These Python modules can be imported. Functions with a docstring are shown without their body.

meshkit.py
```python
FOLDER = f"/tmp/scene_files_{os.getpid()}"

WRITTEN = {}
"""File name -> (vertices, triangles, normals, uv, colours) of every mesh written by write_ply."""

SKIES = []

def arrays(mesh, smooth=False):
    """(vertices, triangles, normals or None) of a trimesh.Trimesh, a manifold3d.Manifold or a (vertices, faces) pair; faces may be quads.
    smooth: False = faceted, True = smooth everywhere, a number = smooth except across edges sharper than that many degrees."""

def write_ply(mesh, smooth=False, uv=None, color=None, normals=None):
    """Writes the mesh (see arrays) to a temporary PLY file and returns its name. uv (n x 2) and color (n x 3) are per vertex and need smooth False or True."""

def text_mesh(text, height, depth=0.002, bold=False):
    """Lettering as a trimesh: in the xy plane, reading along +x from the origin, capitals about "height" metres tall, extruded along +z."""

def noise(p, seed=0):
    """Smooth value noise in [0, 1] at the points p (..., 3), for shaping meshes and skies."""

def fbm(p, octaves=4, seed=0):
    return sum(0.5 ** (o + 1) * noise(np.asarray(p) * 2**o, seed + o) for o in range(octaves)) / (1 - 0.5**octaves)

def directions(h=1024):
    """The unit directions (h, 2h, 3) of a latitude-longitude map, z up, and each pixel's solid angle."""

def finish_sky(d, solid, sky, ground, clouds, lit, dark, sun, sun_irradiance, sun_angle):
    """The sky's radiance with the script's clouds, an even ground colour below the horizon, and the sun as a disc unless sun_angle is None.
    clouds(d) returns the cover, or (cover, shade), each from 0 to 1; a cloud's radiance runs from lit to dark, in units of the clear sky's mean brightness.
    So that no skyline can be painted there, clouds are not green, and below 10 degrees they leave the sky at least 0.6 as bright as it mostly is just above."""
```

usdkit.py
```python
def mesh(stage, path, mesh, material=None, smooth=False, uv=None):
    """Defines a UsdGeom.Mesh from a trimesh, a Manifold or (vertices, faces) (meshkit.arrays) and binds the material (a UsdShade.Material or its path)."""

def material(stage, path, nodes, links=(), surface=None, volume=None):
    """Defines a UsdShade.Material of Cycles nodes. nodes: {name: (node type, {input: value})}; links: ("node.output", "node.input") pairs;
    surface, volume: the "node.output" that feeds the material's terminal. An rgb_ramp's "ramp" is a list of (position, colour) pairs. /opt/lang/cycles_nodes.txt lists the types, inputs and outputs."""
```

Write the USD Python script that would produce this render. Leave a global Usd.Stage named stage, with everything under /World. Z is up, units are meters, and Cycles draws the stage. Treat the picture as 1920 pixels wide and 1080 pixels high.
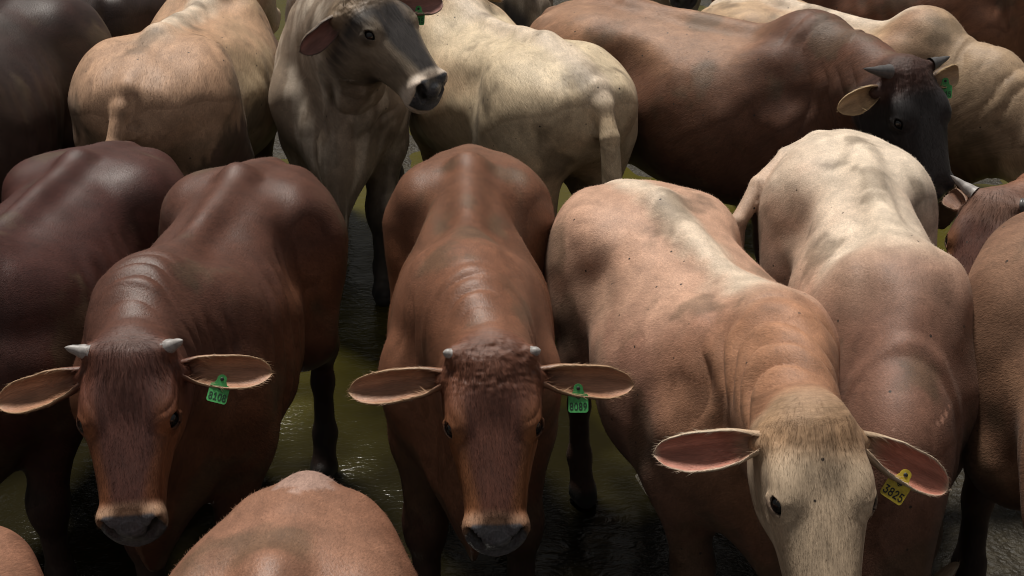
import math
import numpy as np
import trimesh
import meshkit
import usdkit
from pxr import Gf, Sdf, Usd, UsdGeom, UsdLux, UsdShade, Vt

stage = Usd.Stage.CreateInMemory()
UsdGeom.SetStageUpAxis(stage, UsdGeom.Tokens.z)
UsdGeom.SetStageMetersPerUnit(stage, 1.0)
UsdGeom.Xform.Define(stage, '/World')
UsdGeom.Scope.Define(stage, '/World/Looks')

# ------------------------------------------------------------------ camera, sky, sun
CAM_H, CAM_PITCH = 2.54, 25.0
cam = UsdGeom.Camera.Define(stage, '/World/camera')
cam.AddTranslateOp().Set(Gf.Vec3d(0, 0, CAM_H))
cam.AddRotateXOp().Set(90.0 - CAM_PITCH)
cam.CreateFocalLengthAttr(45.0)
cam.CreateHorizontalApertureAttr(36.0)
cam.CreateVerticalApertureAttr(20.25)
cam.CreateClippingRangeAttr(Gf.Vec2f(0.05, 1000))
cam.CreateExposureAttr(1.65)

SUN_EL, SUN_AZ = math.radians(70), math.radians(-25)      # azimuth from +y (ahead) towards +x
sun_dir = np.array([math.sin(SUN_AZ) * math.cos(SUN_EL), math.cos(SUN_AZ) * math.cos(SUN_EL), math.sin(SUN_EL)])
SKY_STRENGTH, SUN_INTENSITY, SUN_ANGLE = 0.055, 0.40, 11.0
usdkit.material(stage, '/World/Looks/sky_look', {
    'tc': ('texture_coordinate', {}),
    'sky': ('sky_texture', {'sky_type': 'single_scattering', 'sun_disc': False, 'sun_elevation': SUN_EL,
                            'sun_rotation': SUN_AZ, 'aerosol_density': 2.0}),
    'map': ('mapping', {'scale': (1.0, 1.0, 2.2)}),
    'cl': ('noise_texture', {'scale': 2.3, 'detail': 6, 'roughness': 0.55}),
    'cr': ('rgb_ramp', {'ramp': [(0.25, (.75, .75, .75)), (0.5, (1, 1, 1))]}),
    'sz': ('separate_xyz', {}),
    'el': ('map_range', {'from_min': 0.0, 'from_max': 1.0, 'to_min': 0.45, 'to_max': 1.45}),
    'oc': ('vector_math', {'math_type': 'scale', 'vector1': (1.0, .965, .91)}),
    'mx': ('mix', {}),
    'bg': ('background_shader', {'strength': SKY_STRENGTH}),
}, [('tc.generated', 'map.vector'), ('map.vector', 'cl.vector'), ('cl.fac', 'cr.fac'), ('cr.color', 'mx.fac'),
    ('tc.generated', 'sz.vector'), ('sz.z', 'el.value'), ('el.result', 'oc.scale'), ('oc.vector', 'mx.color2'), ('sky.color', 'mx.color1'), ('mx.color', 'bg.color')], surface='bg.background')
dome = UsdLux.DomeLight.Define(stage, '/World/sky')
UsdShade.MaterialBindingAPI.Apply(dome.GetPrim()).Bind(UsdShade.Material.Get(stage, '/World/Looks/sky_look'))
dome.GetPrim().SetCustomDataByKey('kind', 'structure')
sun = UsdLux.DistantLight.Define(stage, '/World/sun')
sun.CreateIntensityAttr(SUN_INTENSITY)
sun.CreateAngleAttr(SUN_ANGLE)
sun.CreateNormalizeAttr(True)
sun.CreateColorAttr(Gf.Vec3f(1.0, 0.95, 0.87))
sun.AddRotateZOp().Set(-math.degrees(SUN_AZ))
sun.AddRotateXOp().Set(-(90 - math.degrees(SUN_EL)))


# ------------------------------------------------------------------ small helpers
used = {}


def numbered(parent, name):
    k = (parent, name)
    n = used.get(k, 0)
    used[k] = n + 1
    return name if n == 0 else f'{name}_{n:03d}'


def primvar(m, name, values):
    t = Sdf.ValueTypeNames.Color3fArray if name == 'coat' else Sdf.ValueTypeNames.Vector3fArray
    UsdGeom.PrimvarsAPI(m).CreatePrimvar(name, t, 'vertex').Set(Vt.Vec3fArray.FromNumpy(np.asarray(values, np.float32)))


def obj(name, mesh, mat, parent='/World', smooth=False, label=None):
    path = f'{parent}/{numbered(parent, name)}'
    m = usdkit.mesh(stage, path, mesh, '/World/Looks/' + mat, smooth=smooth)
    if label:
        m.GetPrim().SetCustomDataByKey('label', label)
    return path, m


def tag(path, label, cat, group=None):
    p = stage.GetPrimAtPath(path)
    p.SetCustomDataByKey('label', label)
    p.SetCustomDataByKey('category', cat)
    if group:
        p.SetCustomDataByKey('group', group)


def unit(v):
    v = np.asarray(v, float)
    return v / np.linalg.norm(v)


def smooth01(a, b, x):
    t = np.clip((x - a) / (b - a), 0, 1)
    return t * t * (3 - 2 * t)


# ------------------------------------------------------------------ signed distance pieces
def smin(a, b, k):
    h = np.clip(0.5 + 0.5 * (b - a) / k, 0, 1)
    return b + (a - b) * h - k * h * (1 - h)


def smax(a, b, k):
    return -smin(-a, -b, k)


def rcone(p, a, b, r1, r2):
    """round cone: radius r1 at a, r2 at b"""
    ba = b - a
    l2 = float(ba @ ba)
    t = np.clip(((p - a) @ ba) / l2, 0, 1)
    d = p - a - t[:, None] * ba
    return np.sqrt(np.einsum('ij,ij->i', d, d)) - (r1 + (r2 - r1) * t)


def ellip(p, c, r, R=None):
    q = p - c
    if R is not None:
        q = q @ R
    a = q / r
    b = a / r
    k0, k1 = np.sqrt(np.einsum('ij,ij->i', a, a)), np.sqrt(np.einsum('ij,ij->i', b, b))
    return k0 * (k0 - 1.0) / np.maximum(k1, 1e-6)


def pchip(xs, ys):
    from scipy.interpolate import PchipInterpolator
    f = PchipInterpolator(xs, ys)
    t = np.linspace(xs[0], xs[-1], 500)
    return t, f(t)


class Loft:
    """cross-sections along x: top, bottom, half-width, exponent, where the widest level is"""

    def __init__(self, x, top, bot, w, n, c):
        self.x0, self.x1 = x[0], x[-1]
        self.t = np.stack([pchip(x, v)[1] for v in (top, bot, w, n, c)], 1)

    def raw(self, x, y, z):
        xc = np.clip(x, self.x0, self.x1)
        u = (xc - self.x0) * (499 / (self.x1 - self.x0))
        i = np.minimum(u.astype(int), 498)
        u = (u - i)[:, None]
        zt, zb, w, n, c = (self.t[i] * (1 - u) + self.t[i + 1] * u).T
        L = 0.07
        e = np.minimum(np.minimum(x - self.x0, self.x1 - x) / L, 1.0)
        e = np.sqrt(np.clip(1 - (1 - np.clip(e, 0, 1)) ** 2, .06, 1))
        zc = zb + (zt - zb) * c
        ht, hb = (zt - zc) * e, (zc - zb) * e
        w = w * e
        dz = z - zc
        h = hb + (ht - hb) * smooth01(-.05, .05, dz)
        q = ((np.abs(y) / w) ** n + (np.abs(dz) / h) ** n) ** (1 / n)
        d = (q - 1) * np.minimum(w, .5 * (ht + hb))
        out = np.maximum(self.x0 - x, x - self.x1)
        return np.where(out > 0, np.sqrt(np.maximum(d, 0) ** 2 + np.maximum(out, 0) ** 2), d)

    def __call__(self, p):
        x, y, z = p[:, 0], p[:, 1], p[:, 2]
        f = self.raw(x, y, z)
        e = 0.004
        gx = (self.raw(x + e, y, z) - f) / e
        gy = (self.raw(x, y + e, z) - f) / e
        gz = (self.raw(x, y, z + e) - f) / e
        g = np.sqrt(gx * gx + gy * gy + gz * gz)
        w = smooth01(.005, .05, np.minimum(x - self.x0, self.x1 - x))
        return f / (np.clip(g, 0.35, 4.0) * w + 1 - w)


class Field:
    def __init__(self, base):
        self.base, self.ops, self.sx = base, [], 1.0

    def add(self, fn, lo, hi, k, mode='u'):
        m = max(.075, 1.5 * k + .03) if mode != 'a' else 0.0
        self.ops.append((fn, np.minimum(lo, hi) - m, np.maximum(lo, hi) + m, k, mode))

    def cone(self, a, b, r1, r2, k, mode='u'):
        a, b = np.asarray(a, float) * [self.sx, 1, 1], np.asarray(b, float) * [self.sx, 1, 1]
        r = max(r1, r2)
        self.add(lambda p: rcone(p, a, b, r1, r2), np.minimum(a, b) - r, np.maximum(a, b) + r, k, mode)

    def ell(self, c, r, k, R=None, mode='u'):
        c, r = np.asarray(c, float) * [self.sx, 1, 1], np.asarray(r, float)
        m = r.max() if R is not None else r
        self.add(lambda p: ellip(p, c, r, R), c - m, c + m, k, mode)

    def __call__(self, p):
        f = self.base(p)
        x, y, z = np.ascontiguousarray(p[:, 0]), np.ascontiguousarray(p[:, 1]), np.ascontiguousarray(p[:, 2])
        for fn, lo, hi, k, mode in self.ops:
            m = np.flatnonzero((x > lo[0]) & (x < hi[0]) & (y > lo[1]) & (y < hi[1]) & (z > lo[2]) & (z < hi[2]))
            if len(m):
                d = fn(p[m])
                f[m] = smin(f[m], d, k) if mode == 'u' else (smax(f[m], -d, k) if mode == 's' else d + f[m])
        return f


def surface_nets(f, lo, hi, h):
    lo, hi = np.asarray(lo, float), np.asarray(hi, float)
    c = 4
    nb = np.ceil((hi - lo) / (h * c)).astype(int)
    n = nb * c + 1
    ax = [lo[i] + h * c * (np.arange(nb[i]) + 0.5) for i in range(3)]
    G = np.stack(np.meshgrid(*ax, indexing='ij'), -1).reshape(-1, 3)
    fc = f(G).reshape(nb)
    near = np.abs(fc) < h * c * 1.25
    from scipy import ndimage
    st = np.ones((3, 3, 3), bool)
    near |= ndimage.binary_dilation(fc < 0, st) & ~ndimage.binary_erosion(fc < 0, st)
    val = np.repeat(np.repeat(np.repeat(np.where(fc < 0, -1.0, 1.0), c, 0), c, 1), c, 2)
    val = np.pad(val, ((0, 1),) * 3, constant_values=1.0)
    need = np.zeros(n, bool)
    idx = np.argwhere(near)
    for o in np.ndindex(c + 1, c + 1, c + 1):
        q = idx * c + np.array(o)
        need[q[:, 0], q[:, 1], q[:, 2]] = True
    ii = np.argwhere(need)
    val[need] = f(lo + ii * h)
    val[0], val[-1], val[:, 0], val[:, -1], val[:, :, 0], val[:, :, -1] = 1, 1, 1, 1, 1, 1
    s = val < 0
    a = s[:-1, :-1, :-1].astype(np.int8)
    tot = np.zeros_like(a)
    for o in np.ndindex(2, 2, 2):
        tot += s[o[0]:n[0] - 1 + o[0], o[1]:n[1] - 1 + o[1], o[2]:n[2] - 1 + o[2]]
    act = (tot > 0) & (tot < 8)
    cells = np.argwhere(act)
    vid = np.full(act.shape, -1, np.int64)
    vid[act] = np.arange(len(cells))
    acc, cnt = np.zeros((len(cells), 3)), np.zeros(len(cells))
    corner = [np.array(o) for o in np.ndindex(2, 2, 2)]
    vals = {tuple(o): val[cells[:, 0] + o[0], cells[:, 1] + o[1], cells[:, 2] + o[2]] for o in corner}
    for o in corner:
        for d in range(3):
            if o[d] == 0:
                o2 = o.copy()
                o2[d] = 1
                v0, v1 = vals[tuple(o)], vals[tuple(o2)]
                m = (v0 < 0) != (v1 < 0)
                t = v0[m] / (v0[m] - v1[m])
                q = np.repeat(o[None].astype(float), m.sum(), 0)
                q[:, d] = t
                acc[m] += q
                cnt[m] += 1
    V = lo + (cells + acc / cnt[:, None]) * h
    faces = []
    for d in range(3):
        u, w = (d + 1) % 3, (d + 2) % 3
        sl0, sl1 = [slice(None)] * 3, [slice(None)] * 3
        sl0[d], sl1[d] = slice(0, -1), slice(1, None)
        s0, s1 = s[tuple(sl0)], s[tuple(sl1)]
        e = np.argwhere(s0 != s1)
        ok = (e[:, u] > 0) & (e[:, w] > 0) & (e[:, u] < n[u] - 1) & (e[:, w] < n[w] - 1)
        e = e[ok]
        inside = s0[e[:, 0], e[:, 1], e[:, 2]]

        def at(du, dw):
            q = e.copy()
            q[:, u] -= du
            q[:, w] -= dw
            return vid[q[:, 0], q[:, 1], q[:, 2]]
        A, B, C, D = at(1, 1), at(0, 1), at(0, 0), at(1, 0)
        q = np.stack([A, B, C, D], 1)
        q[~inside] = q[~inside][:, ::-1]
        faces.append(q)
    Q = np.vstack(faces)
    F = np.vstack([Q[:, [0, 1, 2]], Q[:, [0, 2, 3]]])
    return V, F


def grad(f, p, e=0.0015):
    k = np.array([[1, -1, -1], [-1, -1, 1], [-1, 1, -1], [1, 1, 1]], float)
    g = 0
    for d in k:
        g = g + d[None] * f(p + e * d)[:, None]
    return g / (4 * e)


def project(f, V, steps=2, lim=0.01):
    for _ in range(steps):
        d = f(V)
        g = grad(f, V)
        g2 = np.maximum(np.einsum('ij,ij->i', g, g), 0.05)
        V = V - np.clip((d / g2)[:, None] * g, -lim, lim)
    return V


def split_edges(V, F, want):
    """splits every edge whose two ends are both wanted; the mesh stays closed"""
    E = np.sort(np.vstack([F[:, [0, 1]], F[:, [1, 2]], F[:, [2, 0]]]), 1)
    U, inv = np.unique(E, axis=0, return_inverse=True)
    inv = inv.reshape(3, -1).T
    sp = want[U[:, 0]] & want[U[:, 1]]
    mid = np.full(len(U), -1)
    mid[sp] = len(V) + np.arange(sp.sum())
    V2 = np.vstack([V, (V[U[sp, 0]] + V[U[sp, 1]]) / 2])
    M = mid[inv]
    has = M >= 0
    n = has.sum(1)
    out = [F[n == 0]]
    f3, m3 = F[n == 3], M[n == 3]
    out += [np.stack([f3[:, 0], m3[:, 0], m3[:, 2]], 1), np.stack([m3[:, 0], f3[:, 1], m3[:, 1]], 1),
            np.stack([m3[:, 2], m3[:, 1], f3[:, 2]], 1), m3]
    for r in range(3):
        i, j, k = r, (r + 1) % 3, (r + 2) % 3
        s = (n == 1) & has[:, i]
        f, m = F[s], M[s][:, i]
        out += [np.stack([f[:, i], m, f[:, k]], 1), np.stack([m, f[:, j], f[:, k]], 1)]
        s = (n == 2) & ~has[:, i]          # edges j and k are split; they meet in corner k
        f, mj, mk = F[s], M[s][:, j], M[s][:, k]
        out += [np.stack([mj, f[:, k], mk], 1), np.stack([f[:, i], f[:, j], mj], 1), np.stack([f[:, i], mj, mk], 1)]
    return V2, np.vstack(out)


# ------------------------------------------------------------------ the animal
HEAD_LOFT = Loft([-.045, -.02, .01, .05, .11, .17, .23, .29, .35, .405, .435, .462, .487, .505],
                 [-.045, -.022, -.002, .010, .017, .014, .008, .002, -.003, -.010, -.024, -.048, -.084, -.108],
                 [-.13, -.16, -.185, -.21, -.232, -.224, -.200, -.174, -.156, -.148, -.144, -.140, -.132, -.122],
                 [.068, .083, .096, .108, .115, .112, .099, .088, .080, .076, .079, .080, .076, .064],
                 [2.2, 2.3, 2.4, 2.6, 2.8, 2.7, 2.5, 2.4, 2.4, 2.5, 2.6, 2.7, 2.7, 2.6],
                 [.60, .62, .66, .72, .76, .76, .72, .66, .58, .54, .50, .50, .50, .50])
EYE_C = np.array([.178, .096, -.026])
EYE_O = np.array([.27, .66, .70])


def head_field(hp, detail):
    H = Field(HEAD_LOFT)
    pr = hp.get('poll', 1.0)
    H.ell((-.012, 0, -.035), (.050 * pr, .072, .048), .05)
    for s in (-1, 1):
        H.ell((.148, s * .080, -.014), (.050, .030, .028), .035)            # brow
        H.ell((.120, s * .068, -.135), (.10, .036, .080), .05)              # cheek
        H.cone((.215, s * .084, -.070), (.30, s * .062, -.075), .016, .012, .03)
        H.cone((.032, s * .086, -.062), (.040, s * .118, -.066), .030, .024, .025)   # ear root
        if hp.get('horned', True):
            H.cone((-.010, s * .072, -.020), (-.014, s * .092, -.012), .024, .020, .025)  # horn root
        if detail:
            ec = EYE_C * [1, s, 1]
            o = unit(EYE_O * [1, s, 1])
            a = np.array([.86, -s * .25, -.06])
            a = unit(a - o * (a @ o))
            b = np.cross(o, a) * s
            b = b if b[2] > 0 or abs(b[2]) < 1e-9 else b
            H.ell(ec, (.0262, .0262, .0262), .020)

            def lid(p, ec=ec, o=o, a=a, b=b):
                q = p - ec
                u, v, w = q @ a, q @ b, q @ o
                d = np.abs(v) - .0125 * (1 - (u / .024) ** 2)
                d = np.maximum(d, .004 - w)
                return np.maximum(d, np.sqrt((q * q).sum(1)) - .036)
            H.add(lid, ec - .036, ec + .036, .004, 's')
            up = b if (b @ np.array([-.3, 0, 1.0])) > 0 else -b
            H.cone(ec + a * -.028 + up * .008 + o * .006, ec + up * .022 + o * .012, .006, .0085, .010)
            H.cone(ec + up * .022 + o * .012, ec + a * .028 + up * .006 + o * .004, .0085, .005, .010)
            H.cone(ec + a * -.022 - up * .017 + o * .008, ec + a * .028 - up * .014 + o * .004, .005, .004, .010)
        H.ell((.432, s * .053, -.050), (.032, .028, .034), .022)              # nostril wing
        H.cone((.478, s * .038, -.072), (.446, s * .062, -.036), .017, .014, .008, 's')
        H.cone((.448, s * .064, -.038), (.462, s * .074, -.072), .009, .005, .010, 's')
    H.ell((.450, 0, -.135), (.048, .050, .026), .025)                          # chin
    H.ell((.462, 0, -.066), (.024, .032, .030), .02)
    if detail:
        for s in (-1, 1):
            H.cone((.512, s * .0, -.118), (.490, s * .056, -.118), .004, .004, .006, 's')
            H.cone((.490, s * .056, -.118), (.410, s * .088, -.112), .005, .003, .006, 's')
        H.cone((.508, 0, -.085), (.515, 0, -.115), .003, .003, .006, 's')
    return H


def frame(P, M, roll):
    """head axes as columns: X from poll to muzzle, Y left, Z out of the forehead"""
    X = unit(np.asarray(M, float) - P)
    up = np.array([0, 0, 1.0])
    Y = np.cross(up, X)
    Y = unit(Y) if np.linalg.norm(Y) > 1e-3 else np.array([0, 1.0, 0])
    Z = np.cross(X, Y)
    c, s = math.cos(roll), math.sin(roll)
    return np.stack([X, c * Y + s * Z, -s * Y + c * Z], 1)


LEG = dict(fl=0, fr=0, hl=0, hr=0)


class Cow:
    def __init__(self, **k):
        self.k = k
        g = k.get
        w, wb, rump, hol = g('w', 1.0), g('belly', 1.0), g('rump', 1.0), g('hollow', 1.0)
        X = [-.80, -.74, -.66, -.52, -.38, -.22, -.06, .10, .25, .40, .54, .64, .70]
        top = [.98, 1.035, 1.085, 1.140, 1.165, 1.155, 1.142, 1.135, 1.140, 1.145, 1.06, .93, .83]
        bot = [.86, .80, .74, .66, .60, .565, .53, .505, .50, .50, .53, .60, .66]
        wid = [.12, .155, .19, .235, .250, .232, .265, .282, .262, .222, .172, .128, .10]
        wid = [a * w * (wb if -.3 < x < .3 else rump if x < -.3 else 1) for a, x in zip(wid, X)]
        bot = [b - .05 * (wb - 1) * 3 if -.3 < x < .3 else b for b, x in zip(bot, X)]
        n = [2.2, 2.1, 2.1, 2.15, 2.2, 2.2, 2.15, 2.1, 2.05, 2.0, 2.0, 2.0, 2.0]
        c = [.55, .58, .60, .60, .60, .56, .48, .46, .46, .50, .50, .50, .50]
        sx = self.sx = g('length', 1.0)
        nub = g('nub', 0)
        self.loft = Loft([x * sx for x in X], top, bot, wid, n, c)
        f = Field(self.loft)
        f.sx = sx
        for s in (-1, 1):
            W = w * s
            if hol > 0:
                f.ell((-.20, W * (.345 - .03 * hol), 1.02), (.14, .095, .13 * (.5 + .5 * hol)), .11, mode='s')
                if hol > .6:
                    f.ell((-.53, W * .285, 1.13), (.10, .07, .07), .10, mode='s')
            f.ell((-.375, W * (.158 + .035 * hol), 1.052), (.080, .055, .065), .10)              # hook
            f.ell((-.69, W * .105, 1.01), (.06, .055, .07), .09)                               # pin
            f.ell((-.47, W * .160, .86), (.20, .105 * w, .24), .10)                                # thigh
            f.ell((.34, W * .138, .90), (.15, .085 * w, .25), .12, R=trimesh.transformations.rotation_matrix(.35, [0, 1, 0])[:3, :3])
            f.ell((.47, W * .120, .80), (.10, .08 * w, .13), .10)                                 # point of shoulder
        # the legs
        lg = dict(LEG, **g('legs', {}))
        for s, key in ((1, 'hl'), (-1, 'hr')):
            o = lg[key]
            hip, st = np.array([-.48, s * .15 * w, .92]), np.array([-.33 + o * .3, s * .185 * w, .66])
            hk, fe, ho = np.array([-.66 + o * .75, s * .14, .47]), np.array([-.63 + o, s * .14, .15]), np.array([-.58 + o, s * .14, .035])
            f.cone(hip, st, .14, .095, .09)
            f.cone(st, hk * .55 + st * .45, .09, .070, .07)
            f.cone(hip + [-.10, 0, -.10], hk + [.02, 0, .02], .095, .046, .08)
            f.cone(hk * .5 + st * .5, hk, .062, .046, .06)
            f.cone(hk + [-.015, 0, .02], hk * .6 + fe * .4, .043, .033, .04)
            f.cone(hk * .6 + fe * .4, fe, .032, .036, .04)
            f.cone(fe, ho, .039, .040, .03)
            f.cone(ho, ho + [.035, 0, -.005], .047, .040, .02)
        for s, key in ((1, 'fl'), (-1, 'fr')):
            o = lg[key]
            sh, el = np.array([.46, s * .15 * w, .84]), np.array([.36, s * .155 * w, .66])
            kn, fe, ho = np.array([.41 + o * .6, s * .13, .37]), np.array([.41 + o, s * .13, .13]), np.array([.44 + o, s * .13, .035])
            f.cone(sh, el, .105, .088, .08)
            f.cone(el + [.02, 0, -.02], kn, .080, .050, .06)
            f.cone(kn + [0, 0, .02], kn + [.004, 0, -.03], .052, .046, .04)
            f.cone(kn, fe, .042, .036, .04)
            f.cone(fe, ho, .040, .041, .03)
            f.cone(ho, ho + [.035, 0, -.005], .048, .042, .02)
        f.ell((-.50, 0, 1.0 - .04 * min(hol, 1)), (.27, .215 * w * rump, .145), .10)
        if hol < .3:
            f.ell((-.585, 0, .985), (.155, .185 * w, .105), .08)
        # spine, tail head
        f.cone((-.66, 0, 1.075), (-.35, 0, 1.158), .034, .034, .05)
        f.cone((-.35, 0, 1.158), (.30, 0, 1.128), .034, .034, .055)
        f.cone((-.58, 0, 1.085), (-.735, 0, 1.060), .050, max(.040, g('tail_r', (.04, 0))[0]), .05)
        if nub:
            f.ell((-.69, 0, 1.075), (.075, .046 * nub, .040 * nub), .022)
        tail = g('tail') or [(-.765, 0, 1.03), (-.815, 0, .95), (-.835, 0, .80), (-.835, 0, .60), (-.83, 0, .42)]
        tail = [np.array((-.735 * sx, 0, 1.060))] + [np.array(t, float) * ([1, 1, 1] if g('tail') else [sx, 1, 1]) for t in tail]
        tr = np.linspace(*g('tail_r', (.040, .017)), len(tail))
        for i in range(len(tail) - 1):
            f.cone(tail[i] / [sx, 1, 1], tail[i + 1] / [sx, 1, 1], tr[i], tr[i + 1], .03 if i < 2 else .012)
        self.tail = tail
        # hump, brisket
        hu = g('hump', 1.0)
        if hu > 0:
            f.ell((.45 + g('hump_x', 0), 0, 1.05 + .045 * hu), (.175, .100 + .025 * hu, .105 + .035 * hu), .07,
                  R=trimesh.transformations.rotation_matrix(.12, [0, 1, 0])[:3, :3])
        dl = g('dewlap', 1.0)
        f.ell((.60, 0, .66), (.14, .075, .17), .10)
        f.ell((.64, 0, .66 - .04 * dl), (.13, .028, .20 * dl), .06)
        # neck and head
        P, M = np.array(g('poll_at'), float), np.array(g('muzzle_at'), float)
        R0 = frame(P, M, math.radians(g('roll', 0)))
        fit = np.array([*g('head_shape', (1.0, 1.0)), 1.0])          # length and width of the head
        self.P, self.R, self.Ri = P, R0 * fit, R0 / fit
        self.hs = g('head', 1.0)
        hb = P + self.R @ (np.array([.035, 0, -.105]) * self.hs)
        f.sx = 1.0
        a0 = np.array([.42 * sx, 0, .93])
        mid = a0 * .48 + hb * .52 + np.array([.03, 0, g('neck_lift', .02)])
        nt = g('neck', 1.0)
        self.neck = [a0, mid, hb]

        def neckd(p, pts=(a0, mid, hb), rr=((.235, .52), (.168 * nt, .60), (.112 * nt, .80))):
            best = None
            for i in range(2):
                a, b = pts[i], pts[i + 1]
                ax = unit(b - a)
                lat = unit(np.cross([0, 0, 1.0], ax))
                ba = b - a
                t = np.clip(((p - a) @ ba) / (ba @ ba), 0, 1)
                kk = rr[i][1] + (rr[i + 1][1] - rr[i][1]) * t
                r = rr[i][0] + (rr[i + 1][0] - rr[i][0]) * t
                d = p - a - t[:, None] * ba
                dl_ = d @ lat
                q = np.sqrt((d * d).sum(1) - dl_ ** 2 + (dl_ / kk) ** 2)
                dd = (q - r) * (.5 + .5 * kk)
                best = dd if best is None else smin(best, dd, .09)
            return best
        pts = np.stack([a0, mid, hb])
        f.add(neckd, pts.min(0) - .24, pts.max(0) + .24, .10)
        # throat skin between jaw and brisket
        if dl > 0:
            th = P + self.R @ (np.array([.10, 0, -.19]) * self.hs)
            br = np.array([.68 * sx, 0, .66])
            m2 = th * .45 + br * .55 + np.array([-.04, 0, -.015])
            f.cone(th, m2, .032, .030, .09)
            f.cone(m2, br, .030, .035, .09)
        # folds of the neck
        fold, self.seed = g('folds', 1.0), g('seed', 1)

        def wrinkles(p):
            ax = unit(hb - a0)
            t = (p - a0) @ ax / np.linalg.norm(hb - a0)
            r = p - a0 - np.outer((p - a0) @ ax, ax)
            m = smooth01(.12, .35, t) * (1 - smooth01(.80, 1.0, t)) * (1 - smooth01(.26, .36, np.sqrt((r * r).sum(1))))
            ph = t * 44 + 11 * meshkit.noise(p * [4, 5, 5], self.seed) + 2.2 * meshkit.noise(p * 14, self.seed + 3)
            amp = .0042 * fold * smooth01(.35, .75, meshkit.noise(p * [5, 6, 5], self.seed + 5))
            return m * amp * (1 - np.abs(np.sin(ph * .5)) * 2)
        f.add(wrinkles, pts.min(0) - .42, pts.max(0) + .42, 0, 'a')
        rb = g('ribs', 1.0)

        def ribs(p):
            m = smooth01(-.20, -.08, p[:, 0]) * (1 - smooth01(.20, .30, p[:, 0])) * smooth01(.60, .72, p[:, 2]) * (1 - smooth01(.98, 1.06, p[:, 2]))
            return -m * rb * .0035 * np.sin((p[:, 0] + .35 * (p[:, 2] - .85)) * 2 * math.pi / .085)
        f.add(ribs, np.array([-.25, -.4, .55]), np.array([.35, .4, 1.1]), 0, 'a')

        def lumps(p):
            q = p * [4.5, 5, 5] + self.seed * 3.7
            return smooth01(.40, .60, p[:, 2]) * (1 - smooth01(.60, .85, p[:, 0])) * (.017 * (meshkit.noise(q, self.seed) - .5) + .006 * (meshkit.noise(q * 2.7, self.seed + 9) - .5))
        f.add(lumps, np.array([-1., -.6, .40]), np.array([.85, .6, 1.6]), 0, 'a')
        detail = g('detail', True)
        self.hf = head_field(dict(poll=g('poll', 1.0), horned=bool(g('horns'))), detail)
        hs, R, Ri = self.hs, self.R, self.Ri

        def headd(p):
            return self.hf((p - P) @ Ri / hs) * hs
        hc = P + R @ (np.array([.22, 0, -.1]) * hs)
        f.add(headd, hc - .36 * hs, hc + .36 * hs, .055)
        if g('curl', 0) or g('brow_folds', 0):
            cu, bf = g('curl', 0), g('brow_folds', 0)

            def curls(p):
                q = (p - P) @ Ri / hs
                m = smooth01(-.09, -.03, q[:, 0]) * (1 - smooth01(.06, .13, q[:, 0])) * smooth01(-.08, -.02, q[:, 2])
                n1 = meshkit.noise(q * [70, 42, 30], 3) + .6 * meshkit.noise(q * [120, 80, 60], 5)
                m2 = smooth01(.02, .07, q[:, 0]) * (1 - smooth01(.17, .25, q[:, 0])) * smooth01(-.06, -.01, q[:, 2])
                n2 = np.abs(np.sin(q[:, 1] * 120 + 9 * meshkit.noise(q * [9, 20, 9], 8))) * meshkit.noise(q * [12, 25, 9], 6) + .5
                return cu * .007 * m * (.8 - n1) + bf * .0022 * m2 * (1 - n2)
            f.add(curls, hc - .36 * hs, hc + .36 * hs, 0, 'a')
        self.f = f

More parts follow.
